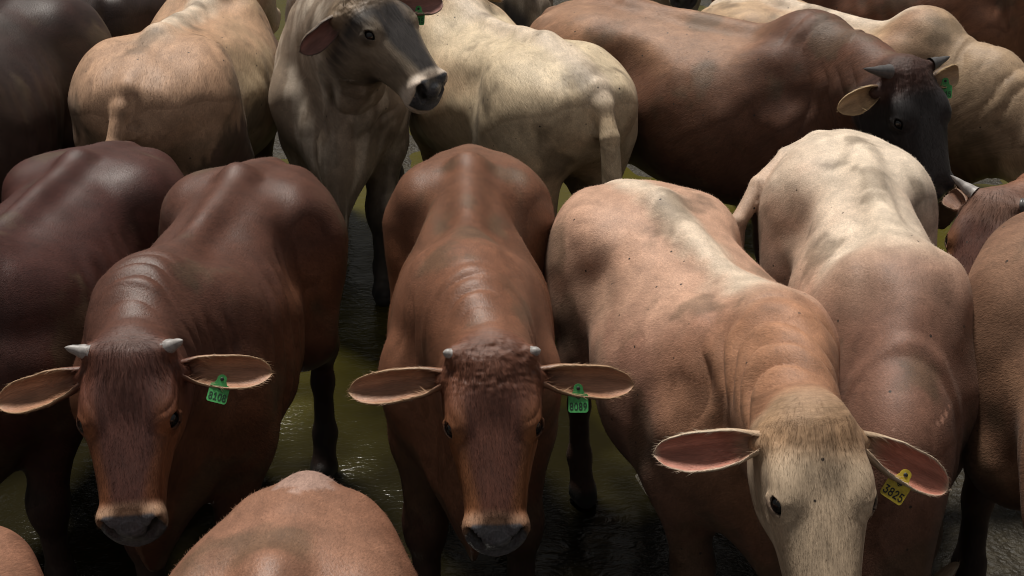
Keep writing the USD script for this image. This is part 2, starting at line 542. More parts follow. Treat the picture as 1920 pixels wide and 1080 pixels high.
    def build(self):
        g = self.k.get
        h = g('h', .013)
        P, R, Ri, hs = self.P, self.R, self.Ri, self.hs
        lo = np.array([-.95, -.42, -.02])
        hi = np.array([.80, .42, 1.42])
        tp = np.stack(self.tail)
        mz = np.stack([P + R @ (np.array(q) * hs) for q in ((.54, 0, -.06), (-.1, 0, 0), (.2, .16, -.1), (.2, -.16, -.1), (.2, 0, -.27), (.1, 0, .05))])
        lo = np.minimum(np.minimum(lo, mz.min(0) - .03), tp.min(0) - .05)
        hi = np.maximum(np.maximum(hi, mz.max(0) + .03), tp.max(0) + .05)
        V, F = surface_nets(self.f, lo, hi, h)
        V = project(self.f, V, 1, h * .6)
        if g('detail', True):
            q = (V - P) @ Ri / hs
            nk = np.linalg.norm(V - self.neck[1], axis=1) < .34
            V, F = split_edges(V, F, ((q[:, 0] > -.16) & (np.linalg.norm(q - [.2, 0, -.1], axis=1) < .42)) | (nk & (g('folds', 1) > 0)))
            V = project(self.f, V, 1, h * .4)
            q = (V - P) @ Ri / hs
            fine = (q[:, 0] > .40) & (q[:, 0] < .53) & (np.linalg.norm(q - [.48, 0, -.08], axis=1) < .12)
            for s in (-1, 1):
                fine |= np.linalg.norm(q - EYE_C * [1, s, 1], axis=1) < .055
            if g('curl', 0) or g('brow_folds', 0):
                fine |= (q[:, 0] < .24) & (q[:, 2] > -.06) & (q[:, 0] > -.09)
            V, F = split_edges(V, F, fine)
            V = project(self.f, V, 1, h * .3)
            if g('eyes2', False):
                q = (V - P) @ Ri / hs
                fine = np.zeros(len(V), bool)
                for s in (-1, 1):
                    fine |= np.linalg.norm(q - EYE_C * [1, s, 1], axis=1) < .045
                    fine |= np.linalg.norm(q - [.485, s * .045, -.055], axis=1) < .04
                V, F = split_edges(V, F, fine)
                V = project(self.f, V, 1, h * .2)
        N = grad(self.f, V)
        N /= np.maximum(np.linalg.norm(N, axis=1, keepdims=True), 1e-9)
        return V, F, N


def ear_mesh(base, d, n, L, Wd, cup=(2.3, .75), droop=0.0, low=1, nu=26, nv=17, th=.009):
    """a cupped leaf: d along the ear, n the way the hollow side faces"""
    d = unit(d)
    n = unit(np.asarray(n) - d * (np.asarray(n) @ d))
    w = np.cross(n, d)
    u = np.linspace(0, 1, nu) ** .9
    prof = np.interp(u, [0, .08, .2, .4, .6, .75, .87, .95, 1.0], [.46, .62, .82, .98, 1.0, .88, .66, .42, .06]) * Wd
    Phi = np.interp(u, [0, .25, .6, 1], [cup[0], cup[0] * .62, cup[1], cup[1] * .6])
    v = np.linspace(-1, 1, nv)
    ph = Phi[:, None] * v[None]
    rho = (prof / Phi)[:, None]
    sk = (.16 * np.sin(u * math.pi))[:, None]           # the lower edge bellies out
    lat = rho * np.sin(ph) * (1 + sk * low * np.sign(v)[None])
    nor = rho * (1 - np.cos(ph))
    cen = base + d * (L * u)[:, None] - np.array([0, 0, 1]) * (droop * L * u ** 2)[:, None]
    inner = cen[:, None] + w * lat[..., None] + n * nor[..., None]
    nn = (w * -np.sin(ph)[..., None] + n * np.cos(ph)[..., None])
    edge = (1 - np.abs(v) ** 6)[None, :, None] * (1 - u ** 8)[:, None, None]
    wob = (meshkit.noise(inner * 30, 4) - .5)[..., None] * .004
    inner = inner + nn * wob
    outer = inner - nn * (th * (.25 + edge))
    I = inner.reshape(-1, 3)
    O = outer.reshape(-1, 3)
    k = np.arange(nu * nv).reshape(nu, nv)
    a, b, c, e = k[:-1, :-1].ravel(), k[:-1, 1:].ravel(), k[1:, 1:].ravel(), k[1:, :-1].ravel()
    fi = np.vstack([np.stack([a, b, c], 1), np.stack([a, c, e], 1)])
    m = nu * nv
    fo = fi[:, ::-1] + m
    rim = []
    loop = np.concatenate([k[:, 0], k[-1, 1:], k[::-1, -1][1:]])
    for i, j in zip(loop[:-1], loop[1:]):
        rim += [[i, j, j + m], [i, j + m, i + m]]
    F = np.vstack([fi, fo, np.array(rim)])
    V = np.vstack([I, O])
    # inside faces look towards n
    t = trimesh.Trimesh(V, F, process=False)
    if (t.face_normals[:len(fi)] @ n).mean() < 0:
        F = F[:, ::-1]
    side = np.r_[np.ones(m), np.zeros(m)]
    rimw = np.tile(np.maximum(np.abs(v)[None] ** 5, (u ** 10)[:, None]).ravel(), 2)
    uu = np.tile(np.repeat(u, nv), 2)
    vv = np.tile(np.tile(v, nu), 2)
    return V, F, side, rimw, uu, vv


def mixc(a, b, t):
    t = np.asarray(t)[:, None]
    return a * (1 - t) + np.asarray(b, float) * t


def colour(cow, V, N):
    k = cow.k
    c = k['coat']
    sd = k.get('seed', 1) * 11
    q = (V - cow.P) @ cow.Ri / cow.hs
    n1 = meshkit.fbm(V * 3.1 + sd, 4, sd)
    n2 = meshkit.fbm(V * 9.0 + sd, 4, sd + 2)
    C = np.tile(np.asarray(c['base'], float), (len(V), 1))
    if 'blotch' in c:
        C = mixc(C, c['blotch'], smooth01(.42, .66, n1 * .7 + n2 * .3) * c.get('blotch_amount', .7))
    if 'top' in c:
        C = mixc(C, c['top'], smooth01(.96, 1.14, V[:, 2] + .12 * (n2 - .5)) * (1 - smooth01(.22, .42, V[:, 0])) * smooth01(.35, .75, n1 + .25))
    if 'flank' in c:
        C = mixc(C, c['flank'], (1 - smooth01(.86, 1.04, V[:, 2] + .16 * (n1 - .5))) * .65)
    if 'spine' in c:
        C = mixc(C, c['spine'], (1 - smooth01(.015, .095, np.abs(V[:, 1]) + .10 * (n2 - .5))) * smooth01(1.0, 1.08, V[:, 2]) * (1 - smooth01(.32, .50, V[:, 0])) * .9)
    if 'fore' in c:
        C = mixc(C, c['fore'], smooth01(c.get('fore0', .12), c.get('fore1', .40), V[:, 0] + .30 * (n1 - .5)))
    if 'hind' in c:
        C = mixc(C, c['hind'], 1 - smooth01(-.55, -.25, V[:, 0] + .2 * (n1 - .5)))
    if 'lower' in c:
        C = mixc(C, c['lower'], (1 - smooth01(c.get('low0', .38), c.get('low1', .70), V[:, 2] + .22 * (n1 - .5))) * c.get('low_amount', .85))  # darker lower coat, with flank shade partly painted in
    if 'streak' in c:
        col, am, sc = c['streak']
        st = meshkit.fbm((V + .05 * (n1 - .5)[:, None]) * sc + sd, 3, sd + 4)
        C = mixc(C, col, smooth01(.50, .66, st) * am)
    for ctr, rad, col, am, ragged in c.get('patches', []):
        e = np.sqrt((((V - ctr) / rad) ** 2).sum(1)) + ragged * (n2 - .5) + ragged * .8 * (meshkit.noise(V * [60, 60, 14], 3) - .5)
        C = mixc(C, col, (1 - smooth01(.86, 1.0, e)) * am)
    dz = meshkit.fbm(V * [7, 7, 5] + sd * 2, 5, sd + 6)                     # dried dirt, thicker low down
    C = mixc(C, c.get('dirt', (.075, .052, .030)), smooth01(.575, .70, dz + .12 * (1 - smooth01(.45, .95, V[:, 2]))) * .55)
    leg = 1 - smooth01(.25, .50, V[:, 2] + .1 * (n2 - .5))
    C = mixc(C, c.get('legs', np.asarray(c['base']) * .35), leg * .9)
    C = mixc(C, (.02, .018, .016), 1 - smooth01(.05, .075, V[:, 2]))
    # head
    hd = smooth01(-.13, .02, q[:, 0]) * (1 - smooth01(.40, .46, np.linalg.norm((q - [.2, 0, -.09]) * [1, 1.2, 1.2], axis=1)))
    m = np.flatnonzero(hd > 0)
    hd[m] *= 1 - smooth01(.008, .045, cow.hf(q[m]))
    face = np.asarray(c.get('face', c['base']), float)
    C = mixc(C, face, hd)
    if 'face_streak' in c:
        st = meshkit.fbm(q * [9, 55, 55] + sd, 3, sd + 4)
        C = mixc(C, c['face_streak'], hd * smooth01(.50, .68, st) * smooth01(.02, .08, np.abs(q[:, 1])) * .75)
    if 'mask' in c:          # down the middle of the face
        m = hd * (1 - smooth01(.055, .095, np.abs(q[:, 1]) + .02 * (n2 - .5) + .05 * smooth01(.3, .05, q[:, 0]) * 0)) * smooth01(-.05, -.015, q[:, 2]) * (1 - smooth01(.37, .45, q[:, 0]))
        C = mixc(C, c['mask'], m * c.get('mask_amount', .8))
    if 'cheek' in c:
        m = hd * smooth01(.055, .085, np.abs(q[:, 1]) + .03 * smooth01(.22, .40, q[:, 0])) * smooth01(.10, .2, q[:, 0]) * (1 - smooth01(.38, .45, q[:, 0]))
        C = mixc(C, c['cheek'], m * .8)
    if 'crown' in c:
        m = hd * (1 - smooth01(.03, .12, q[:, 0] + .05 * (n2 - .5)))
        C = mixc(C, c['crown'], m * .8)
    if 'ring' in c:
        m = hd * smooth01(.385, .425, q[:, 0] + .03 * (n2 - .5))
        C = mixc(C, c['ring'], m * c.get('ring_amount', .8))
    # dark bare skin: nose pad, eyes; painted nostril shade
    pad = smooth01(.424, .434, q[:, 0] + .10 * np.clip(q[:, 2] + .04, -.1, 0) - 1.2 * np.clip(np.abs(q[:, 1]) - .058, 0, 1) + .008 * (n2 - .5)) * smooth01(-.122, -.110, q[:, 2]) * hd
    C = mixc(C, np.asarray(c.get('nose', (.05, .048, .054))), pad)
    C *= 1 + (.7 * pad * (meshkit.noise(q * [170, 170, 170], 5) - .5))[:, None]
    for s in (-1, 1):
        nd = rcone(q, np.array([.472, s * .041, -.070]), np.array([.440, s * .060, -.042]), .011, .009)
        C = mixc(C, (.006, .005, .005), (1 - smooth01(-.002, .004, nd)) * hd)  # nostril hollows painted black to stand for their shade
        e = np.linalg.norm((q - EYE_C * [1, s, 1]) * [1, 1, 1.2], axis=1)
        C = mixc(C, c.get('eye_skin', (.022, .016, .014)), (1 - smooth01(.022, .040, e)) * .9)
    C = C * (1 + .20 * (n2 - .5)[:, None] + .16 * (n1 - .5)[:, None])
    return np.clip(C, .004, .9), pad


TEXT_UP = []


def tag_part(path, origin, right, up, out, s, text, mat, ink):
    """a moulded ear tag with its number: right / up / out are its axes"""
    from shapely.geometry import Polygon, Point, box
    from shapely import union_all
    w, hgt = .056 * s, .052 * s
    body = box(-w / 2, -hgt - .012 * s, w / 2, -.012 * s).buffer(-.006 * s).buffer(.006 * s)
    neck = Polygon([(-w / 2 + .006 * s, -.020 * s), (w / 2 - .006 * s, -.020 * s), (.011 * s, .004 * s), (-.011 * s, .004 * s)])
    ring = Point(0, .006 * s).buffer(.012 * s)
    shape = union_all([body, neck, ring]).buffer(.002 * s).difference(Point(0, .006 * s).buffer(.0045 * s))
    m = trimesh.creation.extrude_polygon(shape, .0018, engine='earcut')
    m = m.subdivide_to_size(.008)
    B = np.stack([right, up, out], 1)

    def put(mm, z=0.0, x=0.0, y=0.0):
        v = np.array(mm.vertices) + [x, y, z]
        bend = (v[:, 1] / (.06 * s)) ** 2 * .004 + (v[:, 0] / (.03 * s)) ** 2 * -.002
        v[:, 2] += bend
        return trimesh.Trimesh(origin + v @ B.T, mm.faces, process=False)
    tp, _ = obj('ear_tag', put(m), mat, path, smooth=30)
    t = meshkit.text_mesh(text, .021 * s, .0006, bold=True)
    ex = t.bounds
    sc = min(1.0, .052 * s / (ex[1][0] - ex[0][0]))
    t.vertices[:, 0] = (t.vertices[:, 0] - (ex[0][0] + ex[1][0]) / 2) * sc
    obj('tag_number', put(t, .0019, 0, -.058 * s), ink, tp)
    lg = trimesh.util.concatenate([trimesh.creation.box((.015 * s, .0022 * s, .0006)), trimesh.creation.box((.002 * s, .012 * s, .0006)),
                                   trimesh.creation.annulus(.0035 * s, .0055 * s, .0006)])
    obj('tag_mark', put(lg, .0022, 0, -.021 * s), ink, tp)
    st = trimesh.creation.icosphere(2, .006 * s)
    st.vertices *= [1, 1, .5]
    obj('tag_stud', put(st, .001, 0, .006 * s), 'stud_look', tp, smooth=True)


def horn_mesh(base, d, bend, L, r0, tip=.15):
    n, m = 12, 14
    u = np.linspace(0, 1, n)
    d, bend = unit(d), np.asarray(bend, float)
    cen = base + d * (L * u)[:, None] + bend * (L * u ** 2)[:, None]
    tan = np.gradient(cen, axis=0)
    tan /= np.linalg.norm(tan, axis=1, keepdims=True)
    a = unit(np.cross(d, [.3, .2, .93]))
    V = []
    for i in range(n):
        x = unit(a - tan[i] * (a @ tan[i]))
        y = np.cross(tan[i], x)
        t = u[i]
        r = r0 * ((1 - t) * (1 - tip) + tip) * math.sqrt(max(1 - t ** 7, .02)) * (1 + .05 * math.sin(t * 55))
        th = np.arange(m) * 2 * math.pi / m
        V.append(cen[i] + r * (np.cos(th)[:, None] * x + np.sin(th)[:, None] * y))
    V.append(cen[-1:] + tan[-1] * r0 * .05)
    V = np.vstack(V)
    F = []
    for i in range(n - 1):
        for j in range(m):
            p, q, r, s = i * m + j, i * m + (j + 1) % m, (i + 1) * m + (j + 1) % m, (i + 1) * m + j
            F += [[p, q, r], [p, r, s]]
    for j in range(m):
        F.append([(n - 1) * m + j, (n - 1) * m + (j + 1) % m, n * m])
    t = trimesh.Trimesh(V, np.array(F), process=False)
    return t


def fur(path, V, F, N, C, flow, count, length, mat, seed, width=.0013, lift=.06, vary=.2, tuft=None):
    """short coat: one curve per lock, lying along flow"""
    rng = np.random.default_rng(seed)
    a, b, c = V[F[:, 0]], V[F[:, 1]], V[F[:, 2]]
    ar = np.linalg.norm(np.cross(b - a, c - a), axis=1) * (V[F[:, 0], 2] > .12)
    pick = np.searchsorted(np.cumsum(ar) / ar.sum(), rng.random(count))
    u = rng.random((count, 2))
    u = np.where((u.sum(1) > 1)[:, None], 1 - u, u)
    w = np.stack([1 - u.sum(1), u[:, 0], u[:, 1]], 1)[:, :, None]
    f = F[pick]
    P = (V[f] * w).sum(1)
    n = (N[f] * w).sum(1)
    n /= np.maximum(np.linalg.norm(n, axis=1, keepdims=True), 1e-6)
    col = (C[f] * w).sum(1) * rng.uniform(1 - vary, 1 + vary, (count, 1))
    d = (flow[f] * w).sum(1)
    sw = np.stack([meshkit.noise(P * 7 + 31 * i + seed, seed + i) - .5 for i in range(3)], 1)
    d = d + 1.0 * sw + rng.normal(0, .11, (count, 3))
    d -= n * (d * n).sum(1)[:, None]
    d /= np.maximum(np.linalg.norm(d, axis=1, keepdims=True), 1e-6)
    L = length * rng.uniform(.6, 1.3, (count, 1))
    lift = lift + .45 * rng.random((count, 1)) ** 4
    if tuft is not None:                                   # the longer, curlier hair of the poll and the ears
        tf = (tuft[f][:, :, None] * w).sum(1)
        L = L * (1 + 1.9 * tf)
        d = d + tf * (2.4 * np.stack([meshkit.noise(P * 42 + 17 * i, seed + 20 + i) - .5 for i in range(3)], 1))
        d -= n * (d * n).sum(1)[:, None]
        d /= np.maximum(np.linalg.norm(d, axis=1, keepdims=True), 1e-6)
        lift = lift + .38 * tf
    side = np.cross(n, d) * (width * .5 * rng.uniform(.7, 1.2, (count, 1)))
    root = P - n * .0008
    pts = np.stack([root + side, root - side, P + d * L + n * L * lift], 1)
    nj = n + rng.normal(0, .10, (count, 3))
    nn = np.stack([nj, nj, nj + d * .25], 1)
    nn /= np.linalg.norm(nn, axis=2, keepdims=True)
    m = UsdGeom.Mesh.Define(stage, path)
    m.CreatePointsAttr(Vt.Vec3fArray.FromNumpy(pts.reshape(-1, 3).astype(np.float32)))
    m.CreateFaceVertexCountsAttr(Vt.IntArray.FromNumpy(np.full(count, 3, np.int32)))
    m.CreateFaceVertexIndicesAttr(Vt.IntArray.FromNumpy(np.arange(count * 3, dtype=np.int32)))
    m.CreateSubdivisionSchemeAttr('none')
    m.CreateNormalsAttr(Vt.Vec3fArray.FromNumpy(nn.reshape(-1, 3).astype(np.float32)))
    m.SetNormalsInterpolation('vertex')
    primvar(m, 'coat', np.repeat(np.clip(col, .003, .95), 3, 0))
    m.GetPrim().SetCustomDataByKey('kind', 'stuff')
    UsdShade.MaterialBindingAPI.Apply(m.GetPrim()).Bind(UsdShade.Material.Get(stage, '/World/Looks/' + mat))


def make_cow(name, label, group, tail_at, heading, scale=1.0, z=0.0, mat='coat_look', **k):
    """tail_at: world x, y of the tail head; heading: (dx, dy); poll / muzzle: world points"""
    d = unit(list(heading) + [0])
    left = np.array([-d[1], d[0], 0])
    B = np.stack([d, left, [0, 0, 1]], 1)
    org = np.array([tail_at[0], tail_at[1], z]) + d * .70 * k.get('length', 1.0) * scale
    loc = lambda p: (np.asarray(p, float) - org) @ B / scale
    if 'poll_w' in k:
        k['poll_at'], k['muzzle_at'] = loc(k['poll_w']), loc(k['muzzle_w'])
    if 'tail_w' in k:
        k['tail'] = [loc(t) for t in k['tail_w']]
    cow = Cow(**k)
    V, F, N = cow.build()
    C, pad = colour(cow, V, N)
    c = k['coat']
    q = (V - cow.P) @ cow.Ri / cow.hs
    hd = smooth01(-.10, .02, q[:, 0]) * (np.linalg.norm(q - [.2, 0, -.09], axis=1) < .42)
    # the lie of the hair: first axis along the hair
    a = math.radians(38)
    body = np.stack([V[:, 0] * math.cos(a) + V[:, 2] * math.sin(a), V[:, 1], -V[:, 0] * math.sin(a) + V[:, 2] * math.cos(a)], 1)
    lie = body * (1 - hd[:, None]) + (q * [1, 1, 1] + [3.0, 0, 0]) * hd[:, None]
    path = f'/World/{numbered("/World", name)}'
    x = UsdGeom.Xform.Define(stage, path)
    x.AddTranslateOp().Set(Gf.Vec3d(*map(float, org)))
    x.AddRotateZOp().Set(math.degrees(math.atan2(d[1], d[0])))
    tag(path, label, k.get('category', 'cow'), group)
    Vs, Fs, Ns, Cs, Us = [V], [F], [N], [C], [lie]
    P, R, hs = cow.P, cow.R, cow.hs
    hl = lambda p: P + R @ (np.asarray(p, float) * hs)
    ears = k.get('ears', {})
    ear_info = {}
    for s, side in ((1, 'l'), (-1, 'r')):
        e = dict(d=(-.05, 1, -.10), n=(.25, 0, 1), L=.205, W=.050, cup=(2.5, 1.35), droop=.12)
        e.update(ears.get(side, {}))
        dd = R @ (np.array(e['d'], float) * [1, s, 1])
        nn = R @ (np.array(e['n'], float) * [1, s, 1])
        ev, ef, si, rim, uu, vv = ear_mesh(hl((.036, s * .104, -.066)), dd, nn, e['L'] * hs, e['W'] * hs, e['cup'], e['droop'], -s)
        t = trimesh.Trimesh(ev, ef, process=False)
        ear_info[s] = (ev, t.vertex_normals, uu, vv, si, dd, nn)
        out = np.asarray(c.get('ear', c.get('face', c['base'])), float)
        inn = np.asarray(c.get('ear_in', (.32, .17, .12)), float)
        nz = meshkit.fbm(ev * 22 + 3, 3, 7)
        ec = mixc(np.tile(out, (len(ev), 1)), inn, si * smooth01(.08, .35, uu))
        ec = mixc(ec, inn * .62, si * smooth01(.52, .70, nz) * (1 - smooth01(.5, .85, uu)) * .8)
        ec = mixc(ec, np.asarray(c.get('ear_rim', (.42, .30, .20))), smooth01(.55, .95, rim) * smooth01(.1, .3, uu) * .85)
        ec *= (1 + .35 * (nz - .5))[:, None]
        off = sum(len(v_) for v_ in Vs)
        Vs.append(ev); Fs.append(ef + off); Ns.append(t.vertex_normals); Cs.append(ec)
        Us.append(np.stack([uu * .2, vv * .05, si * .1], 1) + 7)
    V, F, N, C, U = np.vstack(Vs), np.vstack(Fs), np.vstack(Ns), np.vstack(Cs), np.vstack(Us)
    m = UsdGeom.Mesh.Define(stage, path + '/body')
    m.CreatePointsAttr(Vt.Vec3fArray.FromNumpy((V * scale).astype(np.float32)))
    m.CreateFaceVertexCountsAttr(Vt.IntArray.FromNumpy(np.full(len(F), 3, np.int32)))
    m.CreateFaceVertexIndicesAttr(Vt.IntArray.FromNumpy(F.astype(np.int32).ravel()))
    m.CreateSubdivisionSchemeAttr('none')
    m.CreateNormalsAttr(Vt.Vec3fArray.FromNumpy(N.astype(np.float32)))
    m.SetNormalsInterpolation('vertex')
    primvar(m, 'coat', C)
    primvar(m, 'fur', U)
    wet = np.r_[pad, np.zeros(len(V) - len(pad))]
    primvar(m, 'wet', np.stack([wet] * 3, 1))
    UsdShade.MaterialBindingAPI.Apply(m.GetPrim()).Bind(UsdShade.Material.Get(stage, '/World/Looks/' + mat))
    if k.get('fur', 0):
        nb = len(Vs[0])
        fl = np.tile(np.array([-.80, 0, -.60]), (nb, 1))
        hf = np.outer(np.ones(nb), R @ np.array([.9, 0, -.1])) + np.outer(q[:, 1] * 5, R[:, 1])
        fl = fl * (1 - hd[:, None]) + hf * hd[:, None]
        keep = pad[Fs[0]].max(1) < .3
        tuft = hd * smooth01(-.09, -.03, q[:, 0]) * (1 - smooth01(.03, .12, q[:, 0])) * smooth01(-.10, -.03, q[:, 2]) * k.get('tuft', .6)
        for si in (1, -1):
            keep &= np.linalg.norm(q[Fs[0][:, 0]] - EYE_C * [1, si, 1], axis=1) > .034
        va, na, ca, fa, ta, ff = [Vs[0]], [Ns[0]], [Cs[0]], [fl], [tuft], [Fs[0][keep]]
        for i, si in ((1, 1), (2, -1)):
            ev, en, uu, vv, sd_, dd, nn = ear_info[si]
            off = sum(len(x_) for x_ in va)
            va.append(ev); na.append(en); ca.append(Cs[i]); fa.append(np.tile(dd, (len(ev), 1)) + np.random.default_rng(3).normal(0, .3, (len(ev), 3)))
            ta.append(-.10 + .70 * sd_ * (1 - smooth01(.15, .55, uu)) + .35 * smooth01(.85, 1.0, np.abs(vv)))
            ef = Fs[i] - Fs[i].min() + off
            ff += [ef] * 2
        fur(path + '/fur', np.vstack(va) * scale, np.vstack(ff), np.vstack(na), np.vstack(ca), np.vstack(fa), k['fur'], k.get('fur_length', .011), 'fur_' + mat, k.get('seed', 1), k.get('fur_width', .0009), vary=k.get('fur_vary', .20 if 'gloss' in mat else .11), tuft=np.concatenate(ta))
    if k.get('detail', True):
        for s in (1, -1):
            ec = hl(EYE_C * [1, s, 1]) * scale
            o = R @ unit(EYE_O * [1, s, 1])
            sp = trimesh.creation.icosphere(3, .0225 * hs * scale)
            sp.apply_translation(ec + o * .0015)
            obj('eye', sp, 'eye_look', path, smooth=True)
    for s, side in ((1, 'l'), (-1, 'r')):
        hn = k.get('horns', {}).get(side)
        if hn:
            b = hl((-.014, s * .090, -.008))
            t = horn_mesh(b * scale, R @ (np.array(hn['d'], float) * [1, s, 1]), R @ (np.array(hn.get('bend', (0, 0, 0)), float) * [1, s, 1]),
                          hn['L'] * scale * hs, hn['r'] * scale * hs, hn.get('tip', .2))
            obj('horn', t, hn.get('mat', 'horn_pale_look'), path, smooth=True)
    tg = k.get('tag')
    if tg:
        s = tg['side']
        ev, en, uu, vv, si, dd, nn = ear_info[s]
        i = np.argmin((uu - tg['u']) ** 2 + .25 * (vv - tg['v']) ** 2 + (si < .5) * 9)
        out = unit(B.T @ np.array(tg['out'], float))
        up = B.T @ np.array(tg.get('up', (0, 0, 1)), float)
        up = unit(up - out * (up @ out))
        ri = np.cross(up, out)
        tag_part(path, (ev[i] + en[i] * .003) * scale + out * .017, ri, up, out, tg.get('s', 1.0), tg['text'], tg['mat'], tg['ink'])
    return path


# ------------------------------------------------------------------ looks
def coat_material(name, rough, spec, sheen, speck, bumpk, streak):
    nodes = {
        'coat': ('attribute', {'attribute': 'coat'}), 'fur': ('attribute', {'attribute': 'fur'}), 'wet': ('attribute', {'attribute': 'wet'}),
        'm1': ('mapping', {'scale': (26, 240, 240)}), 'm2': ('mapping', {'scale': (70, 520, 520)}), 'm3': ('mapping', {'scale': (7, 20, 20)}),
        'n1': ('noise_texture', {'scale': 1.0, 'detail': 3, 'roughness': .6, 'distortion': .35}),
        'n2': ('noise_texture', {'scale': 1.0, 'detail': 2, 'roughness': .6, 'distortion': .2}),
        'n3': ('noise_texture', {'scale': 1.0, 'detail': 4, 'roughness': .6, 'distortion': .4}),
        'r1': ('map_range', {'from_min': .28, 'from_max': .72, 'to_min': 1 - streak, 'to_max': 1 + streak}),
        'r2': ('map_range', {'from_min': .28, 'from_max': .72, 'to_min': 1 - streak * .7, 'to_max': 1 + streak * .7}),
        'r3': ('map_range', {'from_min': .3, 'from_max': .7, 'to_min': .76, 'to_max': 1.24}),
        'a': ('math', {'math_type': 'multiply'}), 'b': ('math', {'math_type': 'multiply'}),
        'col': ('vector_math', {'math_type': 'scale'}),
        'sep': ('separate_xyz', {}),
        'sv': ('voronoi_texture', {'scale': 34.0, 'feature': 'f1', 'randomness': 1.0}),
        'sc': ('separate_xyz', {}),
        's1': ('map_range', {'from_min': .10, 'from_max': .16, 'to_min': 1.0, 'to_max': 0.0}),
        's2': ('math', {'math_type': 'less_than', 'value2': speck}),
        's3': ('math', {'math_type': 'multiply'}),
        'smix': ('mix', {'color2': (.03, .022, .018)}),
        'add': ('math', {'math_type': 'add'}), 'half': ('math', {'math_type': 'multiply', 'value2': .5}),
        'bp': ('bump', {'strength': bumpk, 'distance': .004}),
        'rr': ('map_range', {'from_min': 0, 'from_max': 1, 'to_min': rough, 'to_max': .22}),
        'p': ('principled_bsdf', {'specular_ior_level': spec, 'sheen_weight': sheen, 'sheen_roughness': .45, 'sheen_tint': (1.0, .93, .86)}),
    }
    links = [('fur.vector', 'm1.vector'), ('fur.vector', 'm2.vector'), ('fur.vector', 'm3.vector'),
             ('m1.vector', 'n1.vector'), ('m2.vector', 'n2.vector'), ('m3.vector', 'n3.vector'),
             ('n1.fac', 'r1.value'), ('n2.fac', 'r2.value'), ('n3.fac', 'r3.value'),
             ('r1.result', 'a.value1'), ('r2.result', 'a.value2'), ('a.value', 'b.value1'), ('r3.result', 'b.value2'),
             ('coat.color', 'col.vector1'), ('b.value', 'col.scale'),
             ('fur.vector', 'sv.vector'), ('sv.distance', 's1.value'), ('sv.color', 'sc.vector'), ('sc.x', 's2.value1'),
             ('s1.result', 's3.value1'), ('s2.value', 's3.value2'), ('s3.value', 'smix.fac'), ('col.vector', 'smix.color1'),
             ('smix.color', 'p.base_color'),
             ('n1.fac', 'add.value1'), ('n2.fac', 'half.value1'), ('half.value', 'add.value2'), ('add.value', 'bp.height'), ('bp.normal', 'p.normal'),
             ('wet.vector', 'sep.vector'), ('sep.x', 'rr.value'), ('rr.result', 'p.roughness')]
    usdkit.material(stage, '/World/Looks/' + name, nodes, links, surface='p.BSDF')


coat_material('coat_gloss_look', .49, .42, .0, .0, .30, .22)
coat_material('coat_look', .58, .35, .03, .10, .35, .20)


for nm, ro, sp in (('coat_gloss_look', .48, .42), ('coat_look', .60, .3)):
    usdkit.material(stage, '/World/Looks/fur_' + nm, {'c': ('attribute', {'attribute': 'coat'}),
                    'p': ('principled_bsdf', {'roughness': ro, 'specular_ior_level': sp})}, [('c.color', 'p.base_color')], surface='p.BSDF')


def plain(name, col, rough=.5, spec=.5, **kw):
    usdkit.material(stage, '/World/Looks/' + name, {'n': ('noise_texture', {'scale': 85, 'detail': 5, 'roughness': .65}),
                    'r': ('rgb_ramp', {'ramp': [(.3, tuple(np.array(col) * .6)), (.7, tuple(np.minimum(np.array(col) * 1.12, 1)))]}),
                    'tc': ('texture_coordinate', {}),
                    'p': ('principled_bsdf', dict(roughness=rough, specular_ior_level=spec, **kw))},
                    [('tc.object', 'n.vector'), ('n.fac', 'r.fac'), ('r.color', 'p.base_color')], surface='p.BSDF')


plain('eye_look', (.006, .005, .005), .05, .6)
plain('horn_pale_look', (.29, .27, .26), .5)
plain('horn_dark_look', (.09, .085, .085), .35)
plain('tag_green_look', (.08, .40, .12), .5, .35)
plain('tag_yellow_look', (.60, .46, .05), .5, .35)
plain('ink_green_look', (.012, .05, .025), .6)
plain('ink_black_look', (.012, .011, .010), .6)
plain('stud_look', (.02, .02, .02), .5)

